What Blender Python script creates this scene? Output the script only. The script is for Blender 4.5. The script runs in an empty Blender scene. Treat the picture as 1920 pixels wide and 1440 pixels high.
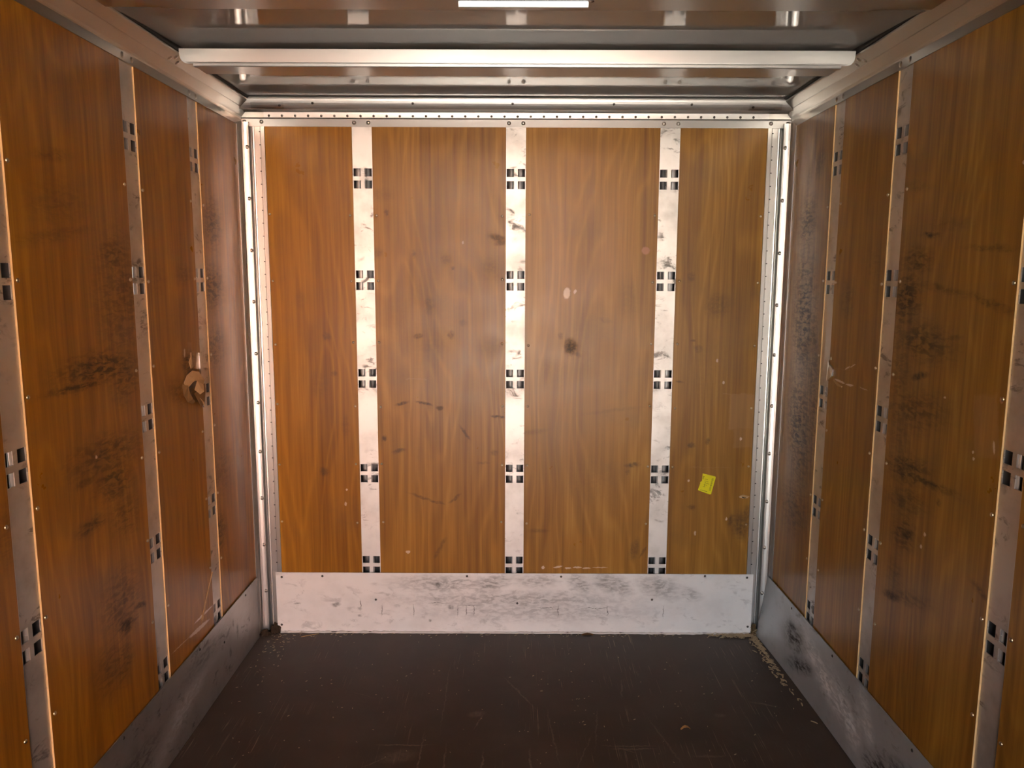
import bpy, bmesh, math, random
from mathutils import Matrix, Vector
random.seed(7)
S = bpy.context.scene
C = S.collection
PI = math.pi

# ------------------------------------------------------------------ camera, sky, exposure
F_PX, YAW, PITCH, ROLL = 1428.29, -0.0008, 0.13863, -0.00405
CAM = Vector((-0.0096, -3.0999, 1.5125))
def cam_axes():
    cy, sy, cp, sp, cr, sr = math.cos(YAW), math.sin(YAW), math.cos(PITCH), math.sin(PITCH), math.cos(ROLL), math.sin(ROLL)
    x = Vector((cy, -sy, 0)); y = Vector((sy, cy, 0)); z = Vector((0, 0, 1))
    f = cp * y - sp * z; u = sp * y + cp * z
    return cr * x - sr * u, sr * x + cr * u, f
r_, u_, f_ = cam_axes()
cd = bpy.data.cameras.new('camera'); cam = bpy.data.objects.new('camera', cd); C.objects.link(cam)
cd.sensor_width = 36; cd.lens = F_PX / 1920 * 36; cd.clip_start = 0.02; cd.clip_end = 500
m = Matrix.Identity(4)
for i in range(3):
    m[i][0] = r_[i]; m[i][1] = u_[i]; m[i][2] = -f_[i]; m[i][3] = CAM[i]
cam.matrix_world = m
S.camera = cam
S.view_settings.view_transform = 'Standard'; S.view_settings.look = 'None'
S.view_settings.gamma = 1; S.view_settings.use_curve_mapping = False
S.view_settings.exposure = 2.30
w = bpy.data.worlds.new('sky'); S.world = w; w.use_nodes = True
nt = w.node_tree; nt.nodes.clear()
sky = nt.nodes.new('ShaderNodeTexSky'); sky.sky_type = 'NISHITA'
sky.sun_elevation = math.radians(32); sky.sun_rotation = math.radians(312); sky.sun_disc = False
sky.air_density = 0.9; sky.dust_density = 8.0; sky.ozone_density = 1.0
bg = nt.nodes.new('ShaderNodeBackground'); bg.inputs['Strength'].default_value = 0.95
wo = nt.nodes.new('ShaderNodeOutputWorld')
hz = nt.nodes.new('ShaderNodeHueSaturation'); hz.inputs['Saturation'].default_value = 0.35   # thin bright cloud
nt.links.new(sky.outputs[0], hz.inputs['Color']); nt.links.new(hz.outputs[0], bg.inputs['Color']); nt.links.new(bg.outputs[0], wo.inputs['Surface'])
sl = bpy.data.lights.new('sun', 'SUN'); sl.energy = 8.5; sl.angle = math.radians(0.6); sl.color = (1.0, 0.94, 0.85)
so = bpy.data.objects.new('sun', sl); C.objects.link(so)   # from the left and ahead: lights the yard, not the load space
so.rotation_euler = Vector((-0.55, 0.50, 0.67)).to_track_quat('Z', 'Y').to_euler()
# daylight portal at the open rear doorway (guides sampling only, gives off no light of its own)
ld = bpy.data.lights.new('rear_portal', 'AREA'); ld.shape = 'RECTANGLE'; ld.size = 2.16; ld.size_y = 2.18
ld.cycles.is_portal = True
lo = bpy.data.objects.new('rear_portal', ld); C.objects.link(lo)
lo.location = (0, -6.2, 1.1); lo.rotation_euler = (PI / 2, 0, 0)

# wear on the plywood: wall, kind, along, height, half sizes, angle, strength
MARKS = [
    ('b', 'd', -0.074, 1.67, 0.0363, 0.0143, -11.0, 0.75),
    ('b', 'd', -0.061, 1.649, 0.0264, 0.0126, 0.0, 0.6),
    ('b', 'd', -0.28, 1.583, 0.021, 0.0252, 0.0, 0.5),
    ('b', 'd', -0.252, 1.551, 0.0088, 0.0084, 0.0, 0.8),
    ('b', 'd', -0.106, 1.56, 0.0378, 0.0378, 0.0, 0.38),
    ('b', 'd', -0.41, 1.606, 0.0084, 0.0168, 0.0, 0.7),
    ('b', 'd', -0.556, 1.609, 0.0264, 0.021, 0.0, 0.4),
    ('b', 'd', -0.516, 1.767, 0.0105, 0.012, 0.0, 0.6),
    ('b', 'd', -0.348, 1.401, 0.022, 0.044, 0.0, 0.5),
    ('b', 'd', -0.532, 1.837, 0.0462, 0.0294, 0.0, 0.22),
    ('b', 'd', -0.078, 1.546, 0.084, 0.0748, 0.0, 0.2),
    ('b', 'd', 0.227, 1.235, 0.0286, 0.0374, 0.0, 0.95),
    ('b', 'd', 0.185, 1.278, 0.011, 0.0176, 0.0, 0.5),
    ('b', 'd', 0.258, 1.204, 0.0176, 0.0154, 0.0, 0.5),
    ('b', 'd', 0.366, 1.344, 0.0306, 0.0146, -16.0, 0.35),
    ('b', 'd', 0.818, 1.406, 0.0546, 0.0528, 0.0, 0.42),
    ('b', 'd', 0.708, 1.517, 0.0176, 0.021, 0.0, 0.4),
    ('b', 'd', -0.395, 1.276, 0.0224, 0.0127, 10.0, 0.7),
    ('b', 'd', -0.261, 1.283, 0.0154, 0.0189, 0.0, 0.7),
    ('b', 'd', -0.212, 1.329, 0.0176, 0.0176, 0.0, 0.45),
    ('b', 'd', -0.339, 1.233, 0.066, 0.042, 0.0, 0.25),
    ('b', 'd', -0.1, 1.233, 0.0661, 0.0527, 3.0, 0.25),
    ('b', 'd', -0.465, 0.998, 0.0289, 0.0066, 8.0, 0.85),
    ('b', 'd', -0.375, 0.999, 0.0358, 0.0067, -10.0, 0.85),
    ('b', 'd', -0.309, 0.977, 0.018, 0.0112, -21.0, 0.8),
    ('b', 'd', -0.206, 0.876, 0.0365, 0.0068, -52.0, 0.7),
    ('b', 'd', -0.069, 0.944, 0.0313, 0.0055, -10.0, 0.85),
    ('b', 'd', -0.481, 0.798, 0.0296, 0.009, 15.0, 0.7),
    ('b', 'd', -0.542, 0.85, 0.0132, 0.0137, -30.0, 0.8),
    ('b', 'd', -0.391, 0.599, 0.0576, 0.0058, -18.0, 0.5),
    ('b', 'd', -0.328, 0.577, 0.0361, 0.0068, -13.0, 0.6),
    ('b', 'd', -0.25, 0.595, 0.0307, 0.0069, 36.0, 0.55),
    ('b', 'd', -0.086, 0.793, 0.0154, 0.0138, 3.0, 0.45),
    ('b', 'd', -0.133, 0.747, 0.0276, 0.0069, 0.0, 0.3),
    ('b', 'd', 0.49, 0.741, 0.0311, 0.0112, 8.0, 0.75),
    ('b', 'd', 0.47, 0.713, 0.0115, 0.0184, 0.0, 0.4),
    ('b', 'd', -0.769, 1.27, 0.0176, 0.0176, 0.0, 0.5),
    ('b', 'd', -0.795, 0.706, 0.0207, 0.0207, 0.0, 0.6),
    ('b', 'd', -0.741, 1.121, 0.0132, 0.0132, 0.0, 0.45),
    ('b', 'd', -0.801, 1.077, 0.044, 0.066, 0.0, 0.2),
    ('b', 'd', -0.701, 0.899, 0.0176, 0.046, 0.0, 0.25),
    ('b', 'd', -0.866, 1.425, 0.022, 0.042, 0.0, 0.2),
    ('b', 'd', 0.736, 0.826, 0.0154, 0.0115, 3.0, 0.7),
    ('b', 'd', 0.801, 0.842, 0.011, 0.0154, 0.0, 0.6),
    ('b', 'd', 0.745, 0.558, 0.0176, 0.0115, 0.0, 0.55),
    ('b', 'd', 0.953, 0.482, 0.0414, 0.0673, 2.0, 0.6),
    ('b', 'd', 0.916, 0.505, 0.0137, 0.0312, -15.0, 0.6),
    ('b', 'd', 0.978, 0.529, 0.0176, 0.0414, 0.0, 0.6),
    ('b', 'd', 0.726, 1.259, 0.0126, 0.0063, 0.0, 0.6),
    ('b', 'd', 0.678, 1.092, 0.0176, 0.0055, 0.0, 0.6),
    ('b', 'd', 0.749, 1.226, 0.022, 0.0176, 0.0, 0.5),
    ('b', 'd', 0.51, 0.375, 0.0228, 0.0517, -15.0, 0.45),
    ('b', 'd', 0.545, 0.363, 0.007, 0.0319, -31.0, 0.5),
    ('b', 'd', -0.303, 0.395, 0.0091, 0.0338, -23.0, 0.45),
    ('b', 'd', -0.324, 0.359, 0.0089, 0.0326, -27.0, 0.4),
    ('b', 'd', 0.103, 0.453, 0.046, 0.0115, 0.0, 0.35),
    ('b', 'd', 0.407, 0.971, 0.1332, 0.0089, 8.0, 0.2),
    ('b', 'd', 0.077, 0.88, 0.0671, 0.0112, 10.0, 0.3),
    ('b', 'd', 0.324, 0.676, 0.132, 0.115, 0.0, 0.15),
    ('b', 'd', 0.461, 1.431, 0.044, 0.084, 0.0, 0.2),
    ('b', 'd', 0.163, 1.125, 0.066, 0.088, 0.0, 0.16),
    ('b', 'd', 0.292, 1.257, 0.132, 0.189, 0.0, 0.12),
    ('b', 'd', -0.36, 1.341, 0.189, 0.264, 0.0, 0.12),
    ('b', 'd', 0.797, 1.128, 0.11, 0.176, 0.0, 0.12),
    ('b', 'w', 0.208, 1.451, 0.0133, 0.0212, -8.0, 1.0),
    ('b', 'w', 0.241, 1.457, 0.0053, 0.0085, -19.0, 0.8),
    ('b', 'p', 0.522, 1.622, 0.0154, 0.0147, 0.0, 0.7),
    ('b', 'w', -0.45, 0.359, 0.0092, 0.0069, 0.0, 0.8),
    ('b', 'w', 0.123, 0.293, 0.0066, 0.0069, 0.0, 0.9),
    ('b', 'w', 0.186, 0.296, 0.0187, 0.0036, 10.0, 0.8),
    ('b', 'w', 0.229, 0.291, 0.0132, 0.0038, 0.0, 0.9),
    ('b', 'w', 0.268, 0.294, 0.0176, 0.0036, 0.0, 0.8),
    ('b', 'w', 0.308, 0.291, 0.0161, 0.0029, 2.0, 0.8),
    ('b', 'w', 0.365, 0.294, 0.0308, 0.0021, 0.0, 0.6),
    ('b', 'h', 0.937, 0.968, 0.0506, 0.0748, 0.0, 0.75),
    ('b', 'h', 0.948, 0.872, 0.0396, 0.0552, 0.0, 0.5),
    ('b', 'w', 0.961, 0.605, 0.0177, 0.0057, -5.0, 0.8),
    ('b', 'k', 0.963, 0.603, 0.0089, 0.0031, -10.0, 1.0),
    ('b', 'h', 0.905, 1.042, 0.0484, 0.0018, 0.0, 0.8),
    ('b', 'h', 0.812, 0.731, 0.0836, 0.0015, 0.0, 0.5),
    ('b', 'w', 0.728, 0.675, 0.0044, 0.0046, 0.0, 0.8),
    ('b', 'w', 0.827, 1.18, 0.0044, 0.0066, 0.0, 0.6),
    ('b', 'w', 0.857, 1.09, 0.0044, 0.0066, 0.0, 0.7),
    ('b', 'w', 0.763, 0.447, 0.0044, 0.0092, 0.0, 0.6),
    ('b', 'w', 0.893, 0.51, 0.0034, 0.0069, 0.0, 0.8),
    ('b', 'w', 0.938, 0.854, 0.0044, 0.0069, 0.0, 0.8),
    ('b', 'h', -0.406, 1.1, 0.044, 0.0022, 0.0, 0.6),
    ('b', 'w', -0.703, 0.63, 0.0044, 0.0046, 0.0, 0.7),
    ('b', 'w', -0.709, 0.568, 0.0044, 0.0092, 0.0, 0.6),
    ('b', 'w', -0.211, 1.651, 0.0042, 0.0063, 0.0, 0.6),
    ('l', 'g', -1.001, 1.451, 0.145, 0.195, 0.0, 0.5),
    ('l', 'g', -1.028, 1.566, 0.084, 0.056, 0.0, 0.65),
    ('l', 'g', -1.134, 1.276, 0.208, 0.0476, 0.0, 0.9),
    ('l', 'g', -1.237, 1.241, 0.154, 0.013, 0.0, 0.8),
    ('l', 'g', -1.014, 1.247, 0.0878, 0.0849, -8.0, 0.7),
    ('l', 'g', -1.124, 1.046, 0.2002, 0.0588, -2.0, 0.65),
    ('l', 'g', -1.107, 0.969, 0.1116, 0.0703, -15.0, 0.7),
    ('l', 'g', -1.224, 0.882, 0.0735, 0.0224, 0.0, 0.75),
    ('l', 'g', -1.063, 0.866, 0.0911, 0.0746, -17.0, 0.5),
    ('l', 'g', -1.11, 0.623, 0.1182, 0.1016, -24.0, 0.6),
    ('l', 'g', -1.09, 0.552, 0.0645, 0.0309, -2.0, 0.9),
    ('l', 'g', -1.185, 0.476, 0.0845, 0.0826, -27.0, 0.5),
    ('l', 'g', -1.117, 0.456, 0.051, 0.069, -11.0, 0.6),
    ('l', 'g', -1.274, 1.792, 0.0849, 0.0162, 8.0, 0.4),
    ('l', 'g', -1.267, 1.683, 0.1266, 0.0593, 5.0, 0.3),
    ('l', 'g', -1.277, 1.609, 0.1697, 0.018, 8.0, 0.35),
    ('l', 'd', -1.01, 0.571, 0.0361, 0.0096, -15.0, 0.9),
    ('l', 'd', -1.096, 0.554, 0.0313, 0.0161, -27.0, 0.9),
    ('l', 'd', -1.245, 0.999, 0.0463, 0.0124, 3.0, 0.6),
    ('l', 'g', -0.332, 1.698, 0.0884, 0.1071, 4.0, 0.65),
    ('l', 'g', -0.351, 1.472, 0.1078, 0.095, 0.0, 0.7),
    ('l', 'g', -0.363, 1.262, 0.0983, 0.0807, -5.0, 0.6),
    ('l', 'g', -0.415, 0.582, 0.0634, 0.0796, -19.0, 0.7),
    ('l', 'g', -0.355, 0.806, 0.0947, 0.0994, -14.0, 0.4),
    ('l', 'g', -0.772, 1.501, 0.0504, 0.0482, -2.0, 0.25),
    ('l', 'g', -0.6, 1.518, 0.0574, 0.034, 0.0, 0.35),
    ('l', 'g', -0.596, 1.23, 0.0578, 0.0411, -7.0, 0.8),
    ('l', 'g', -0.649, 1.14, 0.1213, 0.0445, -9.0, 0.5),
    ('l', 'k', -0.573, 1.173, 0.0476, 0.031, -7.0, 0.7),
    ('l', 'h', -0.583, 1.264, 0.0169, 0.0308, -7.0, 0.8),
    ('l', 'w', -0.624, 1.265, 0.0059, 0.0139, -10.0, 0.7),
    ('l', 'h', -0.565, 1.241, 0.0169, 0.0254, -7.0, 0.7),
    ('l', 'w', -0.587, 0.348, 0.0726, 0.0041, -2.0, 0.95),
    ('l', 'w', -0.627, 0.316, 0.0795, 0.0073, -5.0, 0.85),
    ('l', 'w', -0.774, 0.329, 0.0601, 0.002, -4.0, 0.6),
    ('l', 'w', -1.184, 1.051, 0.0049, 0.0041, -14.0, 0.9),
    ('l', 'g', -1.536, 0.968, 0.0541, 0.0856, -19.0, 0.35),
    ('r', 'g', -0.237, 1.36, 0.1146, 0.3021, 177.0, 0.95),
    ('r', 'g', -0.22, 1.714, 0.0939, 0.1123, -176.0, 0.7),
    ('r', 'g', -0.255, 0.957, 0.1294, 0.2425, 169.0, 0.85),
    ('r', 'g', -0.247, 0.64, 0.1464, 0.1202, 163.0, 0.6),
    ('r', 'g', -0.352, 1.173, 0.0592, 0.4019, 173.0, 0.6),
    ('r', 'd', -0.311, 1.931, 0.0426, 0.0737, -148.0, 0.5),
    ('r', 'd', -0.22, 1.887, 0.0281, 0.0858, -160.0, 0.35),
    ('r', 'g', -1.014, 1.561, 0.081, 0.042, 180.0, 0.7),
    ('r', 'g', -0.973, 1.459, 0.0845, 0.0867, -174.0, 0.85),
    ('r', 'g', -1.07, 1.628, 0.0468, 0.0083, -178.0, 0.8),
    ('r', 'g', -1.128, 1.491, 0.1451, 0.0115, -173.0, 0.5),
    ('r', 'g', -1.072, 1.349, 0.1565, 0.0574, -176.0, 0.7),
    ('r', 'd', -1.072, 1.256, 0.0474, 0.0121, 171.0, 0.95),
    ('r', 'g', -1.059, 1.159, 0.1697, 0.0588, 172.0, 0.6),
    ('r', 'g', -1.042, 0.991, 0.1358, 0.046, 174.0, 0.8),
    ('r', 'g', -1.152, 0.984, 0.1441, 0.0141, 178.0, 0.75),
    ('r', 'g', -1.054, 0.811, 0.0714, 0.0592, 160.0, 0.7),
    ('r', 'd', -1.074, 0.814, 0.0346, 0.0148, 160.0, 0.85),
    ('r', 'g', -1.054, 0.904, 0.1131, 0.0454, 172.0, 0.6),
    ('r', 'd', -1.014, 0.611, 0.0455, 0.0117, 170.0, 0.95),
    ('r', 'g', -1.093, 0.641, 0.1346, 0.0218, 165.0, 0.5),
    ('r', 'g', -1.029, 0.677, 0.0487, 0.0583, 157.0, 0.4),
    ('r', 'g', -1.334, 1.584, 0.1001, 0.0083, -177.0, 0.5),
    ('r', 'g', -1.353, 1.458, 0.0971, 0.0117, -168.0, 0.55),
    ('r', 'd', -1.222, 1.372, 0.0277, 0.0079, 175.0, 0.5),
    ('r', 'g', -0.984, 1.761, 0.0849, 0.0136, -172.0, 0.3),
    ('r', 'g', -0.77, 1.55, 0.0544, 0.08, 180.0, 0.2),
    ('r', 'g', -0.6, 1.449, 0.056, 0.0683, 179.0, 0.3),
    ('r', 'g', -1.153, 1.65, 0.1201, 0.0167, -178.0, 0.25),
    ('r', 'g', -0.974, 1.251, 0.0585, 0.3934, 172.0, 0.45),
    ('r', 'd', -1.208, 0.946, 0.0122, 0.0111, 161.0, 0.6),
    ('r', 'g', -1.41, 0.793, 0.0437, 0.0104, -164.0, 0.5),
    ('r', 'w', -0.634, 1.226, 0.0171, 0.0028, 159.0, 0.9),
    ('r', 'w', -0.671, 1.237, 0.0205, 0.002, 159.0, 0.8),
    ('r', 'w', -0.58, 1.175, 0.0391, 0.0037, -177.0, 0.9),
    ('r', 'w', -0.657, 1.173, 0.0266, 0.0035, 177.0, 0.95),
    ('r', 'w', -0.755, 1.175, 0.0272, 0.0017, -178.0, 0.5),
    ('r', 'h', -0.594, 1.217, 0.0575, 0.0014, 177.0, 0.4),
    ('r', 'h', -1.374, 1.177, 0.0449, 0.073, 169.0, 0.6),
    ('r', 'h', -1.353, 1.185, 0.004, 0.0593, 171.0, 0.9),
    ('r', 'w', -1.41, 1.135, 0.0039, 0.0146, 168.0, 0.9),
    ('r', 'w', -1.335, 1.108, 0.0041, 0.0039, 166.0, 0.9),
    ('r', 'w', -1.339, 1.093, 0.0041, 0.0039, 166.0, 0.9),
    ('r', 'w', -1.16, 0.845, 0.0053, 0.0055, 160.0, 0.9),
    ('r', 'w', -1.147, 0.807, 0.0053, 0.0055, 160.0, 0.8),
    ('r', 'w', -1.2, 1.217, 0.0047, 0.0026, 170.0, 0.8),
    ('r', 'p', -1.422, 1.247, 0.0073, 0.0073, 171.0, 0.8),
]


# ------------------------------------------------------------------ geometry helpers
def new_obj(name, me, mat=None, parent=None, loc=None):
    o = bpy.data.objects.new(name, me); C.objects.link(o)
    if mat is not None:
        for mm in (mat if isinstance(mat, (list, tuple)) else [mat]): me.materials.append(mm)
    if parent is not None: o.parent = parent
    if loc is not None: o.location = loc
    return o
def from_bm(name, bm, mat=None, parent=None, loc=None, smooth=False):
    me = bpy.data.meshes.new(name); bm.normal_update(); bm.to_mesh(me); bm.free()
    if smooth:
        for p in me.polygons: p.use_smooth = True
    return new_obj(name, me, mat, parent, loc)
def box(bm, x0, x1, y0, y1, z0, z1, mi=0):
    vs = [bm.verts.new((x, y, z)) for z in (z0, z1) for y in (y0, y1) for x in (x0, x1)]
    fs = []
    for q in ((0, 2, 3, 1), (4, 5, 7, 6), (0, 1, 5, 4), (2, 6, 7, 3), (0, 4, 6, 2), (1, 3, 7, 5)):
        f = bm.faces.new([vs[i] for i in q]); f.material_index = mi; fs.append(f)
    return fs
def bevel_all(bm, w, seg=1):
    bmesh.ops.bevel(bm, geom=bm.edges[:], offset=w, segments=seg, affect='EDGES', profile=0.5)
def prism(bm, pts, place, a, b, closed=True, mi=0, caps=True):
    """extrude a 2D outline between a and b; place(p, t) gives the 3D point"""
    A = [bm.verts.new(place(p, a)) for p in pts]; B = [bm.verts.new(place(p, b)) for p in pts]
    n = len(pts)
    for i in range(n if closed else n - 1):
        j = (i + 1) % n
        f = bm.faces.new((A[i], A[j], B[j], B[i])); f.material_index = mi
    if closed and caps:
        f1 = bm.faces.new(A[::-1]); f2 = bm.faces.new(B); f1.material_index = f2.material_index = mi
    bmesh.ops.recalc_face_normals(bm, faces=bm.faces[:])
def prop(o, **k):
    for a, b in k.items(): o[a] = b
    return o
def empty(name, loc=(0, 0, 0), rz=0.0):
    o = bpy.data.objects.new(name, None); C.objects.link(o); o.location = loc; o.rotation_euler = (0, 0, rz)
    o.empty_display_size = 0.05
    return o

# ------------------------------------------------------------------ node helpers
class NT:
    def __init__(s, name):
        s.m = bpy.data.materials.new(name); s.m.use_nodes = True; s.t = s.m.node_tree
        s.b = s.t.nodes['Principled BSDF']
    def n(s, t): return s.t.nodes.new(t)
    def l(s, a, b): s.t.links.new(a, b)
    def put(s, sock, v):
        if isinstance(v, bpy.types.NodeSocket): s.l(v, sock)
        else: sock.default_value = v
    def math(s, op, a, b=None, c=None, clamp=False):
        n = s.n('ShaderNodeMath'); n.operation = op; n.use_clamp = clamp
        for i, v in enumerate((a, b, c)):
            if v is not None: s.put(n.inputs[i], v)
        return n.outputs[0]
    def vmath(s, op, a, b=None):
        n = s.n('ShaderNodeVectorMath'); n.operation = op; s.put(n.inputs[0], a)
        if b is not None: s.put(n.inputs[3 if op == 'SCALE' else 1], b)
        return n.outputs['Value'] if op == 'LENGTH' else n.outputs['Vector']
    def noise(s, vec, scale=1.0, detail=3.0, rough=0.5, dist=0.0, color=False):
        n = s.n('ShaderNodeTexNoise'); s.l(vec, n.inputs['Vector'])
        n.inputs['Scale'].default_value = scale; n.inputs['Detail'].default_value = detail
        n.inputs['Roughness'].default_value = rough; n.inputs['Distortion'].default_value = dist
        return n.outputs['Color' if color else 'Fac']
    def mapping(s, vec, loc=(0, 0, 0), rot=(0, 0, 0), scale=(1, 1, 1), typ='POINT'):
        n = s.n('ShaderNodeMapping'); n.vector_type = typ; s.l(vec, n.inputs['Vector'])
        n.inputs['Location'].default_value = loc; n.inputs['Rotation'].default_value = rot; n.inputs['Scale'].default_value = scale
        return n.outputs[0]
    def ramp(s, v, a, b, c=0.0, d=1.0):
        n = s.n('ShaderNodeMapRange'); n.interpolation_type = 'SMOOTHSTEP'; s.put(n.inputs[0], v)
        for i, q in enumerate((a, b, c, d)): s.put(n.inputs[1 + i], q)
        return n.outputs[0]
    def mix(s, f, a, b, typ='MIX'):
        n = s.n('ShaderNodeMix'); n.data_type = 'RGBA'; n.blend_type = typ; s.put(n.inputs['Factor'], f)
        for sock, v in ((n.inputs[6], a), (n.inputs[7], b)):
            if isinstance(v, tuple): sock.default_value = v + (1,) if len(v) == 3 else v
            else: s.l(v, sock)
        return n.outputs[2]
    def pos(s): return s.n('ShaderNodeNewGeometry').outputs['Position']
    def plane(s, axes):
        p = s.n('ShaderNodeSeparateXYZ'); s.l(s.pos(), p.inputs[0])
        c = s.n('ShaderNodeCombineXYZ')
        for i, a in enumerate(axes): s.l(p.outputs['XYZ'.index(a)], c.inputs[i])
        return c.outputs[0]
    def bump(s, h, strength=0.2, dist=0.002):
        n = s.n('ShaderNodeBump'); n.inputs['Strength'].default_value = strength; n.inputs['Distance'].default_value = dist
        s.l(h, n.inputs['Height']); s.l(n.outputs[0], s.b.inputs['Normal'])
    def set(s, **k):
        for a, v in k.items():
            if isinstance(v, tuple) and len(v) == 3: v = v + (1,)
            s.put(s.b.inputs[a.replace('_', ' ')], v)

def wear(N, P, marks):
    """wear masks from individual scuffs: returns {kind: mask socket}"""
    out = {}
    if not marks: return out
    P = N.vmath('MULTIPLY', P, (1.0, 1.0, 0.0))
    nz = N.noise(P, 26, 4, 0.6, color=True)
    off = N.vmath('SCALE', N.vmath('SUBTRACT', nz, (0.5, 0.5, 0.5)), 0.022)
    nz2 = N.noise(P, 120, 3, 0.6, color=True)
    off2 = N.vmath('SCALE', N.vmath('SUBTRACT', nz2, (0.5, 0.5, 0.5)), 0.008)
    flat = (1.0, 1.0, 0.0)
    P2 = N.vmath('MULTIPLY', N.vmath('ADD', N.vmath('ADD', P, off), off2), flat)
    P3 = N.vmath('MULTIPLY', N.vmath('ADD', P, off2), flat)
    rot = N.mapping(P, rot=(0, 0, 0.25), scale=(28, 75, 1))
    streak = N.ramp(N.noise(rot, 1.0, 5, 0.62, 0.6), 0.40, 0.62)
    fine = N.ramp(N.noise(P, 70, 4, 0.65), 0.3, 0.6, 0.35, 1.0)
    for kind in 'gdhwpks':
        acc = None
        for (_s, k, a, z, ra, rb, ang, st) in marks:
            if k != kind: continue
            v = N.mapping(P2 if k in 'gdsh' else P3, (a, z, 0), (0, 0, math.radians(ang)), (max(ra, .002), max(rb, .0012), 1), 'TEXTURE')
            if k == 'h':
                sp = N.n('ShaderNodeSeparateXYZ'); N.l(v, sp.inputs[0])
                r = N.math('MAXIMUM', N.math('ABSOLUTE', sp.outputs[0]), N.math('ABSOLUTE', sp.outputs[1]))
            else: r = N.vmath('LENGTH', v)
            if k == 'g': mk = N.ramp(r, 1.5, 0.15, 0, min(1.0, st * 1.2))
            elif k == 'd': mk = N.ramp(r, 1.35, 0.35, 0, st)
            elif k == 's': mk = N.ramp(r, 1.4, 0.1, 0, st)
            elif k == 'h': mk = N.ramp(r, 1.08, 0.92, 0, st)
            else: mk = N.ramp(r, 1.25, 0.8, 0, st)
            acc = mk if acc is None else N.math('MAXIMUM', acc, mk)
        if acc is not None:
            if kind == 'g': acc = N.math('MULTIPLY', acc, N.math('MULTIPLY_ADD', streak, 0.66, 0.34))
            if kind == 's': acc = N.math('MULTIPLY', acc, N.math('MULTIPLY_ADD', streak, 0.8, 0.2))
            if kind == 'd': acc = N.math('MULTIPLY', acc, fine)
            out[kind] = acc
    return out

def wood_mat(name, axis, u0, u1, seed, tint=(1, 1, 1)):
    N = NT(name); P = N.plane(axis + 'Z')
    side = 'b' if axis == 'X' else ('l' if name.endswith('left') else 'r')
    mk = [q for q in MARKS if q[0] == side and u0 - q[4] < q[2] < u1 + q[4]]
    off = (seed * 3.17, seed * 1.73, seed)
    A = N.noise(N.mapping(P, off, scale=(75, 1.6, 1)), 1, 5, 0.62)
    B = N.noise(N.mapping(P, off, scale=(11, 0.30, 1)), 1, 3, 0.5)
    D = N.noise(N.mapping(P, off, scale=(4.2, 0.85, 1)), 1, 2, 0.45, 0.3)
    sx = N.n('ShaderNodeSeparateXYZ'); N.l(P, sx.inputs[0])
    ph = N.math('ADD', N.math('MULTIPLY', sx.outputs[0], 95.0), N.math('MULTIPLY', D, 62.0))
    wv = N.math('MULTIPLY_ADD', N.math('SINE', ph), 0.5, 0.5)
    wv = N.math('POWER', wv, 3.0)
    g = N.math('ADD', N.math('MULTIPLY', A, 0.58), N.math('MULTIPLY', B, 0.48))
    g = N.math('ADD', g, N.math('MULTIPLY', wv, 0.10))
    cr = N.n('ShaderNodeValToRGB'); N.l(g, cr.inputs[0]); e = cr.color_ramp.elements
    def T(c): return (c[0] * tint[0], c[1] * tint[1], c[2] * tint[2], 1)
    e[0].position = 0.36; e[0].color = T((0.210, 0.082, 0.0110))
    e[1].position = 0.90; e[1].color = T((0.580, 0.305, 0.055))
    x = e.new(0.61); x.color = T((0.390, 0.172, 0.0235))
    col = cr.outputs[0]
    sm = N.ramp(N.noise(P, 3.3, 5, 0.6), 0.50, 0.78, 0, 0.28)
    col = N.mix(sm, col, (0.13, 0.075, 0.034))
    W = wear(N, P, mk)
    rough = N.math('MULTIPLY_ADD', N.noise(P, 9, 4, 0.6), 0.18, 0.22)
    hgt = A
    if 'h' in W: col = N.mix(N.math('MULTIPLY', W['h'], 0.42), col, (0.48, 0.27, 0.13))
    for k, c, f in (('g', (0.030, 0.019, 0.010), 0.94), ('d', (0.035, 0.024, 0.016), 0.90)):
        if k in W:
            col = N.mix(N.math('MULTIPLY', W[k], f), col, c)
            rough = N.math('ADD', rough, N.math('MULTIPLY', W[k], 0.22))
    if 'p' in W: col = N.mix(W['p'], col, (0.55, 0.27, 0.17))
    if 'w' in W: col = N.mix(W['w'], col, (0.78, 0.62, 0.50))
    if 'k' in W: col = N.mix(W['k'], col, (0.012, 0.008, 0.006))
    N.set(Base_Color=col, Roughness=rough, IOR=1.45)
    N.bump(hgt, 0.06, 0.001)
    return N.m

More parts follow.
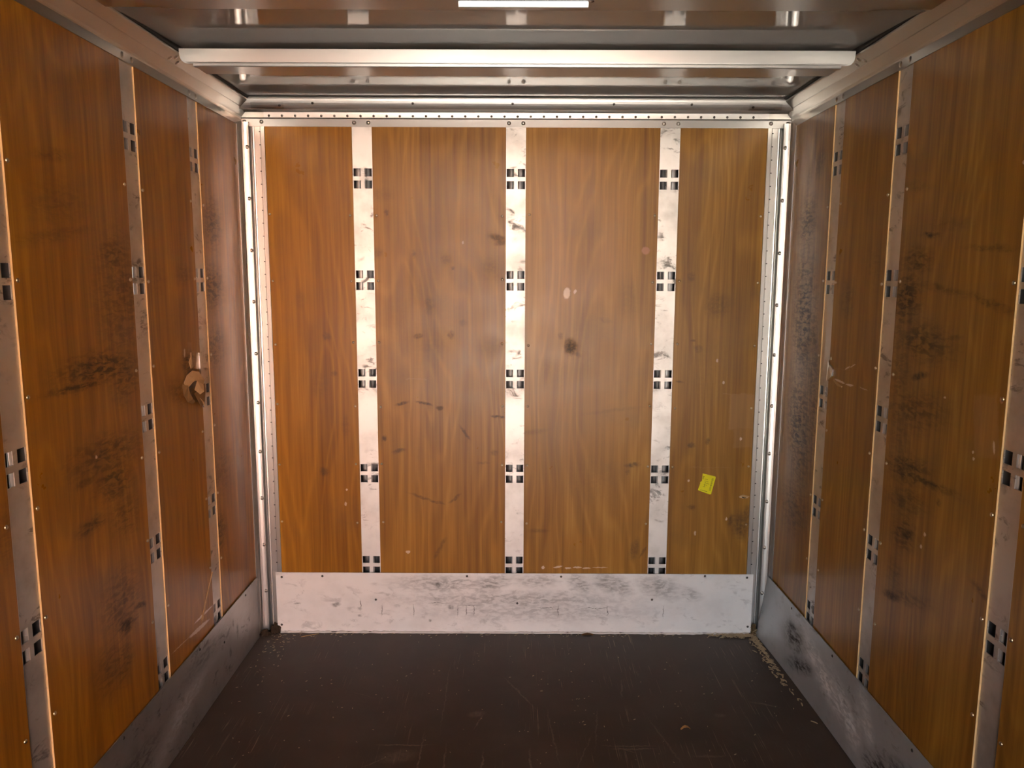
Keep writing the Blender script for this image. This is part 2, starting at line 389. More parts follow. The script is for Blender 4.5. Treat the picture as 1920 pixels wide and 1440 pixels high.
def metal_mat(name, base=(0.80, 0.79, 0.775), rough=0.38, axes='XZY', dirt=0.35, scuff=(14, 30, 1), metallic=1.0, side=None, bumpy=0.0, u0=-9, u1=9):
    N = NT(name); P = N.plane(axes)
    n1 = N.noise(P, 6, 5, 0.62); n2 = N.noise(N.mapping(P, rot=(0, 0, 0.6), scale=scuff), 1, 6, 0.7, 0.8)
    sm = N.ramp(n1, 0.42, 0.74, 0, dirt)
    sc = N.math('MULTIPLY', N.ramp(n2, 0.52, 0.64, 0, 1), N.ramp(N.noise(P, 9, 3, 0.5), 0.46, 0.62, 0, min(1, dirt * 1.9)))
    col = N.mix(sm, base, (base[0] * .60, base[1] * .585, base[2] * .56))
    if dirt > 0.15: col = N.mix(N.math('MULTIPLY', sc, 0.6), col, (0.10, 0.09, 0.08))
    r = N.math('MULTIPLY_ADD', n1, 0.22, rough - 0.11)
    if dirt > 0.15: r = N.math('ADD', r, N.math('MULTIPLY', sc, 0.2))
    if side:
        W = wear(N, P, [q for q in METAL_MARKS if q[0] == side and u0 - q[4] < q[2] < u1 + q[4]])
        if 's' in W:
            col = N.mix(W['s'], col, (0.93, 0.95, 0.97)); r = N.math('ADD', r, N.math('MULTIPLY', W['s'], 0.2))
        for k in 'gd':
            if k in W:
                col = N.mix(W[k], col, (0.035, 0.031, 0.024)); r = N.math('ADD', r, N.math('MULTIPLY', W[k], 0.2))
    met = metallic
    if side and 's' in W: met = N.math('MULTIPLY', N.math('MULTIPLY_ADD', W['s'], -0.85, 1.0), metallic)
    N.set(Base_Color=col, Roughness=r, Metallic=met)
    if bumpy: N.bump(N.noise(P, 5, 4, 0.55), bumpy, 0.02)
    return N.m

def plain(name, c, rough=0.5, metallic=0.0, vary=0.25, scale=40, ior=1.45):
    N = NT(name); n = N.noise(N.pos(), scale, 4, 0.6)
    N.set(Base_Color=N.mix(N.math('MULTIPLY', n, vary * 2), c, tuple(q * 0.55 for q in c)), Roughness=rough, Metallic=metallic, IOR=ior)
    return N.m

# scuffs on the bare metal: wall, kind, along, height, half sizes, angle, strength
METAL_MARKS = [
    ('r', 'g', -0.36, 0.16, 0.10, 0.055, -8, 1.0), ('r', 'g', -0.44, 0.09, 0.12, 0.03, -20, .8), ('r', 'd', -0.33, 0.19, 0.03, 0.016, 0, .8),
    ('r', 'g', -1.05, 0.08, 0.16, 0.06, -15, .9), ('r', 'g', -1.2, 0.17, 0.14, 0.03, -12, .7),
    ('r', 's', -0.62, 0.15, 0.30, 0.05, 14, 1), ('r', 's', -0.85, 0.10, 0.22, 0.05, 30, 1), ('r', 's', -0.95, 0.16, 0.15, 0.04, 60, .7), ('r', 's', -0.58, 0.13, 0.14, 0.012, 28, .5), ('r', 's', -0.80, 0.11, 0.12, 0.025, 55, .55), ('r', 's', -0.72, 0.19, 0.10, 0.012, 12, .4), ('r', 's', -0.9, 0.10, 0.14, 0.03, 75, .5),
    ('l', 's', -0.8, 0.12, 0.35, 0.05, 14, .4), ('l', 's', -0.70, 0.14, 0.16, 0.010, 14, .18), ('l', 's', -0.95, 0.10, 0.10, 0.008, 20, .15), ('l', 'd', -0.30, 0.15, 0.010, 0.03, 0, .5), ('l', 'd', -0.38, 0.10, 0.012, 0.02, 0, .5), ('l', 'd', -0.34, 0.20, 0.008, 0.018, 0, .5),
    ('l', 'g', -1.1, 0.12, 0.2, 0.06, 0, .5), ('l', 'g', -0.6, 0.2, 0.2, 0.04, 0, .4),
    ('b', 'd', -0.925, 0.128, 0.016, 0.004, 0, .55), ('b', 'd', -0.76, 0.125, 0.02, 0.008, 0, .55), ('b', 'd', -0.66, 0.11, 0.012, 0.008, 0, .4), ('b', 'd', -0.66, 0.075, 0.009, 0.006, 0, .6), ('b', 'd', -0.36, 0.055, 0.006, 0.006, 0, .6),
    ('b', 'd', -0.27, 0.115, 0.014, 0.012, 0, .6), ('b', 'd', -0.32, 0.215, 0.014, 0.016, 0, .6),
    ('b', 'g', -0.30, 0.22, 0.22, 0.04, 0, 0.45), ('b', 'g', -0.10, 0.22, 0.10, 0.04, 20, 0.50), ('b', 'g', 0.10, 0.235, 0.10, 0.03, 0, 0.40), ('b', 'g', 0.28, 0.225, 0.07, 0.035, -30, 0.45), ('b', 'g', 0.42, 0.22, 0.09, 0.045, -20, 0.50), ('b', 'g', 0.62, 0.21, 0.10, 0.05, -20, 0.45), ('b', 'g', 0.75, 0.18, 0.05, 0.03, -20, 0.40), ('b', 'g', 0.0, 0.15, 0.5, 0.04, 0, .4), ('b', 'g', 0.1, 0.10, 0.5, 0.05, 0, .3),
] + [('b', 'd', x, z, 0.0012, 0.026, 0, .8) for x, z in ((-.43, .10), (-.655, .125), (-.565, .10), (-.24, .10), (-.205, .10), (-.17, .10), (.19, .10), (.40, .10), (.64, .10))] \
  + [('b', 'd', x, z, 0.05, 0.0011, 0, .8) for x, z in ((-.19, .125), (.13, .115), (.35, .115), (-.32, .135))]

M_edge = plain('raw_plywood_edge', (0.78, 0.52, 0.25), 0.7, scale=120)
M_back_dark = plain('cavity_dark', (0.05, 0.05, 0.05), 0.8)
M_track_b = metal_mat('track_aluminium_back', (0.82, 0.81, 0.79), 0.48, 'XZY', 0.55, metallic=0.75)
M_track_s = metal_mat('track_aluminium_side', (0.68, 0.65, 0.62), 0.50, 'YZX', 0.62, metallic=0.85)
M_chan = metal_mat('channel_aluminium', (0.19, 0.195, 0.20), 0.40, 'XZY', 0.15)
M_rib = metal_mat('rib_aluminium', (0.92, 0.93, 0.94), 0.26, 'XZY', 0.05, metallic=0.5)
def clean_metal(name, c, rough, metallic=1.0):
    N = NT(name); n = N.noise(N.pos(), 2.0, 1, 0.4)
    N.set(Base_Color=N.mix(n, c, tuple(q * .93 for q in c)), Roughness=rough, Metallic=metallic); return N.m
M_trim = clean_metal('trim_aluminium', (0.78, 0.77, 0.75), 0.34)
M_rail = clean_metal('rail_aluminium', (0.43, 0.415, 0.385), 0.30)
M_beam = clean_metal('beam_aluminium', (0.40, 0.40, 0.395), 0.28, 0.65)
M_hdr = clean_metal('header_aluminium', (0.50, 0.495, 0.485), 0.30, 0.65)
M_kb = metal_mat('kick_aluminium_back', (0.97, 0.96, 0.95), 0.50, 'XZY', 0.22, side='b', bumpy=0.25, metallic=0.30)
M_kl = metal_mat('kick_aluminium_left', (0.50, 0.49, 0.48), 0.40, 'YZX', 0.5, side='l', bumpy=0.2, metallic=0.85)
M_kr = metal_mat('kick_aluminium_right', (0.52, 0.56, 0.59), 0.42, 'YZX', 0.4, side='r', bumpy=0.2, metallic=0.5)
M_steel = plain('screw_steel', (0.72, 0.69, 0.64), 0.30, 1.0)
M_brass = plain('screw_yellow_zinc', (0.72, 0.60, 0.42), 0.32, 1.0)
M_gasket = plain('rubber_gasket', (0.022, 0.021, 0.02), 0.6)

# ------------------------------------------------------------------ outside ground, floor, shell
HW, ZT, ZC, YB = 1.081, 2.097, 2.19, -6.20
N = NT('yard_paving'); P = N.plane('XYZ')
N.set(Base_Color=N.mix(N.noise(P, 1.5, 6, 0.6), (0.33, 0.31, 0.27), (0.44, 0.41, 0.35)), Roughness=0.9)
bm = bmesh.new(); box(bm, -40, 40, -60, 12, -1.15, -1.0)
prop(from_bm('ground', bm, N.m), kind='structure')

bm = bmesh.new(); box(bm, 1.5, 11.0, -22.4, -22.0, -1.0, 4.2)   # unseen terracotta wall, added behind the truck to bounce warm light inside
prop(from_bm('wall_warm_bounce', bm, plain('warm_bounce_terracotta', (0.58, 0.29, 0.19), 0.9, vary=0.15, scale=2)), kind='structure')

N = NT('floor_phenolic'); P = N.plane('XYZ')
big = N.noise(P, 2.2, 5, 0.6)
col = N.mix(N.ramp(big, 0.35, 0.7), (0.055, 0.037, 0.027), (0.085, 0.062, 0.049))
def lines(rot, sx, sy, lo, hi, st):
    v = N.mapping(P, (1.3 * rot, 2.1, 0), (0, 0, rot), (sx, sy, 1))
    return N.math('MULTIPLY', N.ramp(N.noise(v, 1, 2, 0.5, 0.35), lo, hi), st)
patch = N.ramp(N.noise(P, 3.1, 4, 0.65), 0.47, 0.66)
l1 = lines(0.12, 150, 3.2, 0.65, 0.70, 1.0); l2 = lines(1.45, 130, 4.5, 0.66, 0.71, 0.9); l3 = lines(0.5, 140, 4.0, 0.67, 0.72, 0.9); l4 = lines(-0.35, 170, 2.6, 0.67, 0.72, 0.9)
sc = N.math('MULTIPLY', N.math('MAXIMUM', N.math('MAXIMUM', l1, l2), N.math('MAXIMUM', l3, l4)), patch)
col = N.mix(N.math('MULTIPLY', sc, 0.85), col, (0.27, 0.20, 0.14))
grit = N.ramp(N.noise(P, 190, 3, 0.6), 0.70, 0.76, 0, 0.45)
col = N.mix(grit, col, (0.16, 0.12, 0.085))
FL = [('f', 'd', x, y, a, b, r, s) for x, y, a, b, r, s in (
    (-.36, -.80, .085, .003, 0, .8), (-.37, -.86, .06, .035, 10, .45), (-.43, -.88, .06, .003, 40, .7), (-.30, -.86, .003, .12, 0, .7), (-.25, -.50, .002, .22, 0, .4), (-.13, -.62, .03, .02, 20, .5), (-.12, -.66, .003, .05, -20, .7), (-.1, -.92, .003, .09, 0, .8), (-.22, -.9, .003, .1, 0, .6),
    (.38, -.80, .08, .003, 0, .8), (.39, -.815, .07, .004, 0, .7), (.36, -.82, .03, .003, -25, .7), (.40, -.45, .004, .06, -8, .6), (.13, -.75, .003, .16, 5, .45), (.02, -.48, .004, .12, 28, .5), (.28, -.70, .003, .12, -8, .4), (.5, -.78, .004, .14, 14, .4), (.62, -.85, .06, .006, 0, .35), (.9, -.55, .05, .006, -20, .5), (.72, -.62, .02, .012, 0, .4), (.05, -.92, .004, .1, 0, .7), (-.55, -.5, .05, .002, -25, .3), (.22, -.85, .002, .12, -20, .5))]
W = wear(N, P, FL)
col = N.mix(N.math('MULTIPLY', W['d'], 0.8), col, (0.25, 0.185, 0.125))
rough = N.math('ADD', N.math('MULTIPLY_ADD', big, 0.22, 0.42), N.math('MULTIPLY', sc, 0.25))
N.set(Base_Color=col, Roughness=rough, IOR=1.38)
N.bump(N.noise(P, 260, 2, 0.5), 0.10, 0.001)
bm = bmesh.new(); box(bm, -1.16, 1.16, YB, 0.16, -0.12, 0.0)
prop(from_bm('floor', bm, N.m), kind='structure')

def wall_root(name, x0, x1, y0, y1):
    bm = bmesh.new(); box(bm, x0, x1, y0, y1, -0.02, 2.32)
    return prop(from_bm(name, bm, M_back_dark), kind='structure')
W_B = wall_root('wall_back', -1.16, 1.16, 0.060, 0.085)
W_L = wall_root('wall_left', -1.165, -1.140, YB, 0.060)
W_R = wall_root('wall_right', 1.140, 1.165, YB, 0.060)

# ------------------------------------------------------------------ screws and rivets (shared meshes, domes facing -Y)
def dome_mesh(name, r, h, mat, ring=False):
    bm = bmesh.new(); n = 10
    prof = [(r * 1.0, 0.0), (r * 0.92, h * 0.45), (r * 0.55, h * 0.9), (0, h)]
    if ring: prof = [(r * 1.5, 0.0), (r * 1.45, h * 0.25), (r * 0.95, h * 0.3), (r * 0.85, h * 0.75), (r * 0.4, h), (0, h)]
    rows = []
    for rr, hh in prof[:-1]:
        rows.append([bm.verts.new((rr * math.cos(2 * PI * i / n), -hh, rr * math.sin(2 * PI * i / n))) for i in range(n)])
    top = bm.verts.new((0, -prof[-1][1], 0))
    for a, b in zip(rows, rows[1:]):
        for i in range(n): bm.faces.new((a[i], a[(i + 1) % n], b[(i + 1) % n], b[i]))
    for i in range(n): bm.faces.new((rows[-1][i], rows[-1][(i + 1) % n], top))
    me = bpy.data.meshes.new(name); bm.to_mesh(me); bm.free()
    for p in me.polygons: p.use_smooth = True
    me.materials.append(mat); return me
ME_screw = dome_mesh('screw', 0.0052, 0.0034, M_brass)
ME_rivet = dome_mesh('rivet', 0.0055, 0.0032, M_steel, True)
ME_small = dome_mesh('small_rivet', 0.0050, 0.0026, plain('rivet_dull', (0.12, 0.11, 0.10), 0.4, 1.0))
def stud(name, me, p, rot, parent):
    o = bpy.data.objects.new(name, me); C.objects.link(o); o.parent = parent
    o.location = Vector(p) - (parent.location if parent is not None else Vector()); o.rotation_euler = rot
    return o
ROT_B, ROT_L, ROT_R = (0, 0, 0), (0, 0, PI / 2), (0, 0, -PI / 2)

# ------------------------------------------------------------------ plywood panels
SCREW_Z = [1.758, 1.501, 1.243, 0.987, 0.739, 0.490]
PT = 0.012
def panel(root, wall, u0, u1, mat, z0=0.22, z1=2.11, label=None, s0=True, s1=True):
    bm = bmesh.new(); lo = (u0 + u1) / 2
    h = (u1 - u0) / 2
    if wall == 'b':
        fs = box(bm, -h, h, 0, PT, z0, z1); loc = (lo, 0, 0); front = Vector((0, -1, 0))
    elif wall == 'l':
        fs = box(bm, -PT, 0, -h, h, z0, z1); loc = (-HW, lo, 0); front = Vector((1, 0, 0))
    else:
        fs = box(bm, 0, PT, -h, h, z0, z1); loc = (HW, lo, 0); front = Vector((-1, 0, 0))
    bm.normal_update()
    bmesh.ops.recalc_face_normals(bm, faces=bm.faces[:])
    for f in bm.faces: f.material_index = 0 if f.normal.dot(front) > 0.5 else 1
    o = from_bm('plywood_panel', bm, [mat, M_edge], root, loc)
    if label: o['label'] = label
    for k, z in enumerate(SCREW_Z):
        for on, uu in ((s0, u0 + 0.013), (s1, u1 - 0.013)):
            if not on or random.random() < 0.04: continue
            uu += random.uniform(-.002, .002); zz = z + random.uniform(-.006, .006)
            if wall == 'b': p, r = (uu, 0, zz), ROT_B
            elif wall == 'l': p, r = (-HW, uu, zz), ROT_L
            else: p, r = (HW, uu, zz), ROT_R
            stud('screw', ME_screw, p, r, o)
    return o
TW = 0.0400
SX = 0.60725
pb = []
edges = [-0.992, -SX - TW, -SX + TW, -TW, TW, SX - TW, SX + TW, 0.990]
for i in range(4):
    a, b = edges[2 * i], edges[2 * i + 1]
    mt = wood_mat('wood_laminate_%d_back' % i, 'X', a, b, 1.3 + i * 2.1, ((1.0, .95, .50), (1, 1.03, 1.0), (1.0, 1.06, 1.15), (.98, 1.06, 1.2))[i])  # tints run orange to cool across the wall: uneven light put into wood colour
    pb.append(panel(W_B, 'b', a, b, mt))
L_Y = [-0.462, -0.8955, -1.4916]; R_Y = [-0.451, -0.8795, -1.4771]
def side_panels(root, wall, ys, tint):
    ed = [-0.046]
    for y in ys: ed += [y + TW, y - TW]
    ed.append(YB)
    out = []
    for i in range(4):
        a, b = ed[2 * i + 1], ed[2 * i]
        nm = 'wood_laminate_%d_%s' % (i, 'left' if wall == 'l' else 'right')
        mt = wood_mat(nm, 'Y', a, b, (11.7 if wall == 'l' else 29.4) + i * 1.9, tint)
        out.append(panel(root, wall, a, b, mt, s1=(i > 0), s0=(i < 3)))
    return out
pl = side_panels(W_L, 'l', L_Y, (.95, .90, .42))  # more orange wood: the warm light on this side put into its tint
pr = side_panels(W_R, 'r', R_Y, (.90, 1.0, .95))  # browner wood: the cooler light on this side put into its tint

# ------------------------------------------------------------------ slotted lashing tracks (9), local frame: faces -Y
SLOT_Z = [1.90, 1.50, 1.10, 0.70, 0.30]
def track_meshes():
    xs = [-0.0393, -0.0362, -0.0075, 0.0075, 0.0362, 0.0393]
    zs = [0.20]
    for c in SLOT_Z[::-1]: zs += [c - 0.0390, c - 0.0078, c + 0.0078, c + 0.0390]
    zs.append(2.108)
    bm = bmesh.new()
    V = [[bm.verts.new((x, 0.004, z)) for x in xs] for z in zs]
    for j in range(len(zs) - 1):
        hole_row = j > 0 and (j - 1) % 4 in (0, 2)
        for i in range(len(xs) - 1):
            if hole_row and i in (1, 3): continue
            bm.faces.new((V[j][i], V[j][i + 1], V[j + 1][i + 1], V[j + 1][i]))
    bmesh.ops.recalc_face_normals(bm, faces=bm.faces[:])
    if bm.faces[0].normal.y > 0: bmesh.ops.reverse_faces(bm, faces=bm.faces[:])
    # sheet thickness: inner walls of the slots
    for e in [e for e in bm.edges if e.is_boundary]:
        a, b = e.verts
        c = bm.verts.new(b.co + Vector((0, .0024, 0))); d = bm.verts.new(a.co + Vector((0, .0024, 0)))
        bm.faces.new((a, b, c, d))
    bm.normal_update()
    me1 = bpy.data.meshes.new('face_plate'); bm.to_mesh(me1); bm.free()
    bm = bmesh.new()   # raised lip along one edge
    box(bm, -0.0400, -0.0375, 0.0006, 0.006, 0.20, 2.108)
    me2 = bpy.data.meshes.new('edge_lip'); bm.to_mesh(me2); bm.free()
    bm = bmesh.new()   # hat-shaped channel behind the plate
    pts = [(-0.0385, 0.0065), (-0.0375, 0.030), (-0.032, 0.036), (-0.016, 0.037), (0.016, 0.037), (0.032, 0.036), (0.0375, 0.030), (0.0385, 0.0065)]
    prism(bm, pts, lambda p, t: (p[0], p[1], t), 0.20, 2.108, closed=False)
    me3 = bpy.data.meshes.new('back_channel'); bm.to_mesh(me3); bm.free()
    bm = bmesh.new()   # round rib behind the middle bar
    pts = [(0.0132 * math.cos(a), 0.0112 + 0.0052 * math.sin(a)) for a in [2 * PI * k / 12 for k in range(12)]]
    prism(bm, pts, lambda p, t: (p[0], p[1], t), 0.20, 2.108, closed=True)
    me4 = bpy.data.meshes.new('centre_rib'); bm.to_mesh(me4); bm.free()
    for p in me4.polygons: p.use_smooth = len(p.vertices) == 4
    for p in me3.polygons: p.use_smooth = True
    return me1, me2, me3, me4
TM_B = track_meshes(); TM_S = track_meshes(); TM_S2 = track_meshes()
for me, mt in zip(TM_B, (M_track_b, M_track_b, M_chan, M_rib)): me.materials.append(mt)
for tm in (TM_S, TM_S2):
    for me, mt in zip(tm, (M_track_s, M_trim, M_chan, M_rib)): me.materials.append(mt)
for v in TM_S2[1].vertices: v.co.x = -v.co.x
def track(loc, rz, meshes, label, lip=True):
    t = empty('lashing_track', loc, rz)
    prop(t, label=label, category='track', group='slotted lashing tracks on the truck walls')
    for nm, me in zip(('face_plate', 'edge_lip', 'back_channel', 'centre_rib'), meshes):
        if nm == 'edge_lip' and not lip: continue
        o = bpy.data.objects.new(nm, me); C.objects.link(o); o.parent = t
    return t
track((-SX, 0, 0), 0, TM_B, 'slotted aluminium lashing track on the back wall beside the left corner post', False)
track((0, 0, 0), 0, TM_B, 'slotted aluminium lashing track in the middle of the back wall', False)
track((SX, 0, 0), 0, TM_B, 'slotted aluminium lashing track on the back wall nearest the yellow sticker', False)
for wall, ys, x, rz, tm in (('left', L_Y, -HW, PI / 2, TM_S), ('right', R_Y, HW, -PI / 2, TM_S2)):
    for y, word in zip(ys, ('grey scuffed lashing track on the %s wall, nearest the back corner', 'grey scuffed lashing track on the %s wall, second from the back corner', 'dull grey lashing track on the %s wall, nearest the camera')):
        track((x, y, 0), rz, tm, word % wall)

# ------------------------------------------------------------------ corner posts
def corner_post(name, sgn):
    pts = [(-1.0802, -0.056), (-1.0778, -0.056), (-1.0775, -0.027), (-1.0755, -0.0225), (-1.071, -0.0185), (-1.064, -0.0155), (-1.055, -0.0135), (-1.0475, -0.0130), (-1.0465, -0.0115), (-1.0470, 0.024),
           (-1.0445, 0.024), (-1.0425, 0.012), (-1.0395, 0.005), (-1.0355, 0.0022), (-1.0315, 0.0030), (-1.0305, 0.0065), (-1.0295, 0.0065), (-1.0290, 0.0022), (-1.0068, 0.0022), (-1.0060, 0.0060), (-1.0050, 0.0060), (-1.0045, -0.0028), (-0.9885, -0.0032), (-0.9875, -0.0005)]
    bm = bmesh.new()
    prism(bm, pts, lambda p, t: (-sgn * p[0], p[1], t), 0.012, 2.112, closed=False)
    o = prop(from_bm(name, bm, M_trim), kind='structure')
    o.modifiers.new('bevel', 'BEVEL').width = 0.0006
    for z in [2.02, 1.815, 1.615, 1.41, 1.205, 0.997, 0.798, 0.593, 0.394, 0.191]:
        stud('rivet', ME_rivet, (sgn * 1.0555, -0.0138, z + random.uniform(-.004, .004)), ROT_B, o)
    bm = bmesh.new()
    z = 0.31
    while z < 2.08:
        x = sgn * 1.0085
        box(bm, x - 0.0030, x + 0.0030, 0.0010, 0.0030, z - 0.0016, z + 0.0016)
        z += 0.0505
    p = from_bm('punched_notches', bm, M_gasket, o); p['kind'] = 'stuff'
    return o
corner_post('trim_1', -1); corner_post('trim_2', 1)

# ------------------------------------------------------------------ cornice rails
def arc(c, r, a0, a1, n): return [(c[0] + r * math.cos(math.radians(a0 + (a1 - a0) * k / n)), c[1] + r * math.sin(math.radians(a0 + (a1 - a0) * k / n))) for k in range(n + 1)]
SIDE_PROF = [(-0.004, 2.0965), (0.0032, 2.0965), (0.0036, 2.1215), (0.0050, 2.1255), (0.0085, 2.1305), (0.0130, 2.1350), (0.0300, 2.1535), (0.0315, 2.1545), (0.0330, 2.1548), (0.0575, 2.1745), (0.0600, 2.1775), (0.0605, 2.1815), (0.0585, 2.1835), (0.0500, 2.205)]
def side_rail(name, sgn):
    bm = bmesh.new()
    prism(bm, SIDE_PROF, lambda p, t: (sgn * (HW - p[0]), t, p[1]), YB, 0.0, closed=False)
    o = prop(from_bm(name, bm, M_rail), kind='structure')
    bm = bmesh.new()
    prism(bm, [(0.0560, 2.1830), (0.0640, 2.1835), (0.0665, 2.1880), (0.0665, 2.2200), (0.0560, 2.2200)], lambda p, t: (sgn * (HW - p[0]), t, p[1]), YB, -0.03)
    from_bm('gasket', bm, M_gasket, o)
    ys = L_Y if sgn < 0 else R_Y
    for y in ys:
        for d in (-0.026, 0.026): stud('rivet', ME_rivet, (sgn * (HW - 0.0034), y + d, 2.1105), ROT_L if sgn < 0 else ROT_R, o)
    tilt = (0, 0, 0)
    for y in (-0.060, -0.655, -0.705, -0.685, -1.255, -1.30, -1.285):
        d = 0.040 if y not in (-0.685, -1.285) else 0.050
        q = stud('rivet', ME_rivet, (0, 0, 0), (0, 0, 0), o)
        n = Vector((-sgn * 0.63, 0, -0.78)).normalized()
        q.rotation_mode = 'QUATERNION'; q.rotation_quaternion = Vector((0, -1, 0)).rotation_difference(n)
        q.location = (sgn * (HW - d), y, 2.1548 + (d - 0.033) * 0.804)
    return o
side_rail('trim_3', -1); side_rail('trim_4', 1)

BACK_PROF = [(-0.004, 2.0965), (0.0034, 2.0965), (0.0036, 2.1245), (0.0050, 2.1260), (0.0100, 2.1272), (0.0120, 2.1290), (0.0135, 2.1400), (0.0150, 2.1480), (0.0165, 2.1500), (0.0700, 2.1495), (0.0740, 2.1500), (0.0755, 2.1480), (0.0775, 2.1472)] \
    + [(0.0800, 2.1482), (0.0840, 2.1530), (0.0875, 2.1590), (0.0905, 2.1660), (0.0930, 2.1740), (0.0945, 2.1805), (0.0945, 2.1850), (0.0925, 2.1880), (0.0890, 2.1890)] + [(0.060, 2.22)]
bm = bmesh.new()
prism(bm, BACK_PROF, lambda p, t: (t, -p[0], p[1]), -1.079, 1.079, closed=False)
hdr = prop(from_bm('trim_5', bm, M_hdr), kind='structure')
n_hdr = Vector((0, -0.98, -0.17)).normalized()
qh = Vector((0, -1, 0)).rotation_difference(n_hdr)
x = -0.965
while x < 0.97:
    o = stud('rivet', ME_small, (x, -0.0126, 2.1350), (0, 0, 0), hdr); o.rotation_mode = 'QUATERNION'; o.rotation_quaternion = qh
    x += 0.0511
for x in (-SX, 0.0, SX):
    for d in (-0.028, 0.028): stud('rivet', ME_rivet, (x + d, -0.0036, 2.1120), ROT_B, hdr)
    o = stud('rivet', ME_rivet, (x + 0.005, -0.075, 2.1508), (0, 0, 0), hdr); o.rotation_mode = 'QUATERNION'; o.rotation_quaternion = Vector((0, -1, 0)).rotation_difference(Vector((0, -.4, -.9)).normalized())
    o = stud('rivet', ME_rivet, (x + 0.005, -0.045, 2.1506), (PI / 2, 0, 0), hdr)
for x in (-1.065, -0.998, 0.998, 1.065): stud('rivet', ME_rivet, (x, -0.0038, 2.1140), ROT_B, hdr)
for x in (-0.774, -0.393, -0.014, 0.371, 0.666):
    o = stud('rivet', ME_small, (x, -0.0905, 2.1655), (0, 0, 0), hdr); o.rotation_mode = 'QUATERNION'; o.rotation_quaternion = Vector((0, -1, 0)).rotation_difference(Vector((0, -.85, -.5)).normalized())
M_plate = metal_mat('dull_plate', (0.42, 0.41, 0.40), 0.36, 'XZY', 0.4)
for sgn in (-1, 1):   # dull end plates and corner caps
    bm = bmesh.new()
    seg = [(0.0760, 2.1462), (0.0802, 2.1468), (0.0850, 2.1520), (0.0887, 2.1585), (0.0917, 2.1655), (0.0930, 2.1690)]
    prism(bm, seg, lambda p, t: (t, -p[0], p[1]), sgn * 0.885, sgn * 1.01, closed=False)
    from_bm('end_plate', bm, M_plate, hdr)
    o = stud('rivet', ME_small, (sgn * 0.900, -0.0880, 2.1570), (0, 0, 0), hdr); o.rotation_mode = 'QUATERNION'; o.rotation_quaternion = Vector((0, -1, 0)).rotation_difference(Vector((0, -.75, -.65)).normalized())
    bm = bmesh.new()
    seg = [(0.0048, 2.1265), (0.0110, 2.1270), (0.0130, 2.1288), (0.0145, 2.1400), (0.0160, 2.1475), (0.0175, 2.1488), (0.0400, 2.1485)]
    prism(bm, seg, lambda p, t: (t, -p[0], p[1]), sgn * 0.985, sgn * 1.068, closed=False)
    from_bm('corner_cap', bm, M_rail, hdr)
    for dx in (1.005, 1.055):
        o = stud('rivet', ME_rivet, (sgn * dx, -0.030, 2.1495), (PI / 2, 0, 0), hdr)

# ------------------------------------------------------------------ ceiling
N = NT('ceiling_grey_gloss'); P = N.plane('XYZ')
c = N.mix(N.noise(P, 3, 4, 0.6), (0.19, 0.185, 0.175), (0.23, 0.225, 0.215))
N.set(Base_Color=c, Roughness=0.055, IOR=1.75)
N.bump(N.noise(P, 1.6, 2, 0.4), 0.03, 0.02)
M_ceil = N.m
bm = bmesh.new(); box(bm, -1.16, 1.16, YB, 0.16, 2.27, 2.32)
ceil = prop(from_bm('ceiling', bm, M_back_dark), kind='structure')
def ceil_panel(y0, z0, y1, z1):
    bm = bmesh.new()
    x0, x1 = -1.03, 1.03
    vs = [bm.verts.new((x, y, z + dz)) for dz in (0, 0.006) for (y, z) in ((y0, z0), (y1, z1)) for x in (x0, x1)]
    for q in ((0, 1, 3, 2), (4, 6, 7, 5), (0, 4, 5, 1), (2, 3, 7, 6), (0, 2, 6, 4), (1, 5, 7, 3)): bm.faces.new([vs[i] for i in q])
    bmesh.ops.recalc_face_normals(bm, faces=bm.faces[:])
    return from_bm('ceiling_panel', bm, M_ceil, ceil)
ceil_panel(-0.66, 2.190, -0.05, 2.190)
ceil_panel(-1.26, 2.174, -0.66, 2.199)
ceil_panel(YB, 2.190, -1.26, 2.190)

def roof_beam(y, label):
    t = empty('roof_beam', (0, y, 2.136)); prop(t, label=label, category='beam', group='aluminium roof beams')
    z0 = 2.136
    bm = bmesh.new()   # face channel with rounded lower corners
    r = 0.022; a, b = 2.1475 - z0, 2.1885 - z0
    half = 1.014
    pts = [(half, b), (-half, b)] + [(-half + r - r * math.cos(q), a + r - r * math.sin(q)) for q in [PI / 2 * k / 5 for k in range(6)]] + [(half - r + r * math.sin(q), a + r - r * math.cos(q)) for q in [PI / 2 * k / 5 for k in range(6)]]
    prism(bm, pts, lambda p, s: (p[0], s, p[1]), 0.0, 0.010)
    for v in bm.verts: v.co.y -= 0.0065 * (v.co.z - a) / (b - a)
    bevel_w = [e for e in bm.edges if all(v.co.y < 0.0065 * (1 - (v.co.z - a) / (b - a)) - 0.0060 for v in e.verts)]
    bmesh.ops.bevel(bm, geom=bevel_w, offset=0.003, segments=2, affect='EDGES')
    from_bm('face_channel', bm, M_beam, t)
    bm = bmesh.new()   # rounded lip below the face
    pts = [(-0.0075, 0.0092), (-0.0062, 0.0100), (0.008, 0.0100), (0.008, 0.0005), (-0.0025, 0.0005), (-0.0042, 0.0012), (-0.0055, 0.0030)]
    prism(bm, pts, lambda p, s: (s, p[0], p[1]), -0.972, 0.972)
    o = from_bm('lower_lip', bm, M_beam, t)
    bm = bmesh.new()   # hollow body
    box(bm, -0.972, 0.972, 0.006, 0.095, 0.0045, 0.046)
    from_bm('beam_body', bm, M_rail, t)
    bm = bmesh.new()   # stiffener with tapered ends under the body
    pts = [(-0.93, 0.012), (0.93, 0.012), (0.82, 0.098), (-0.82, 0.098)]
    prism(bm, pts, lambda p, s: (p[0], p[1], s), 0.0015, 0.0050)
    from_bm('stiffener_plate', bm, M_beam, t)
    return t
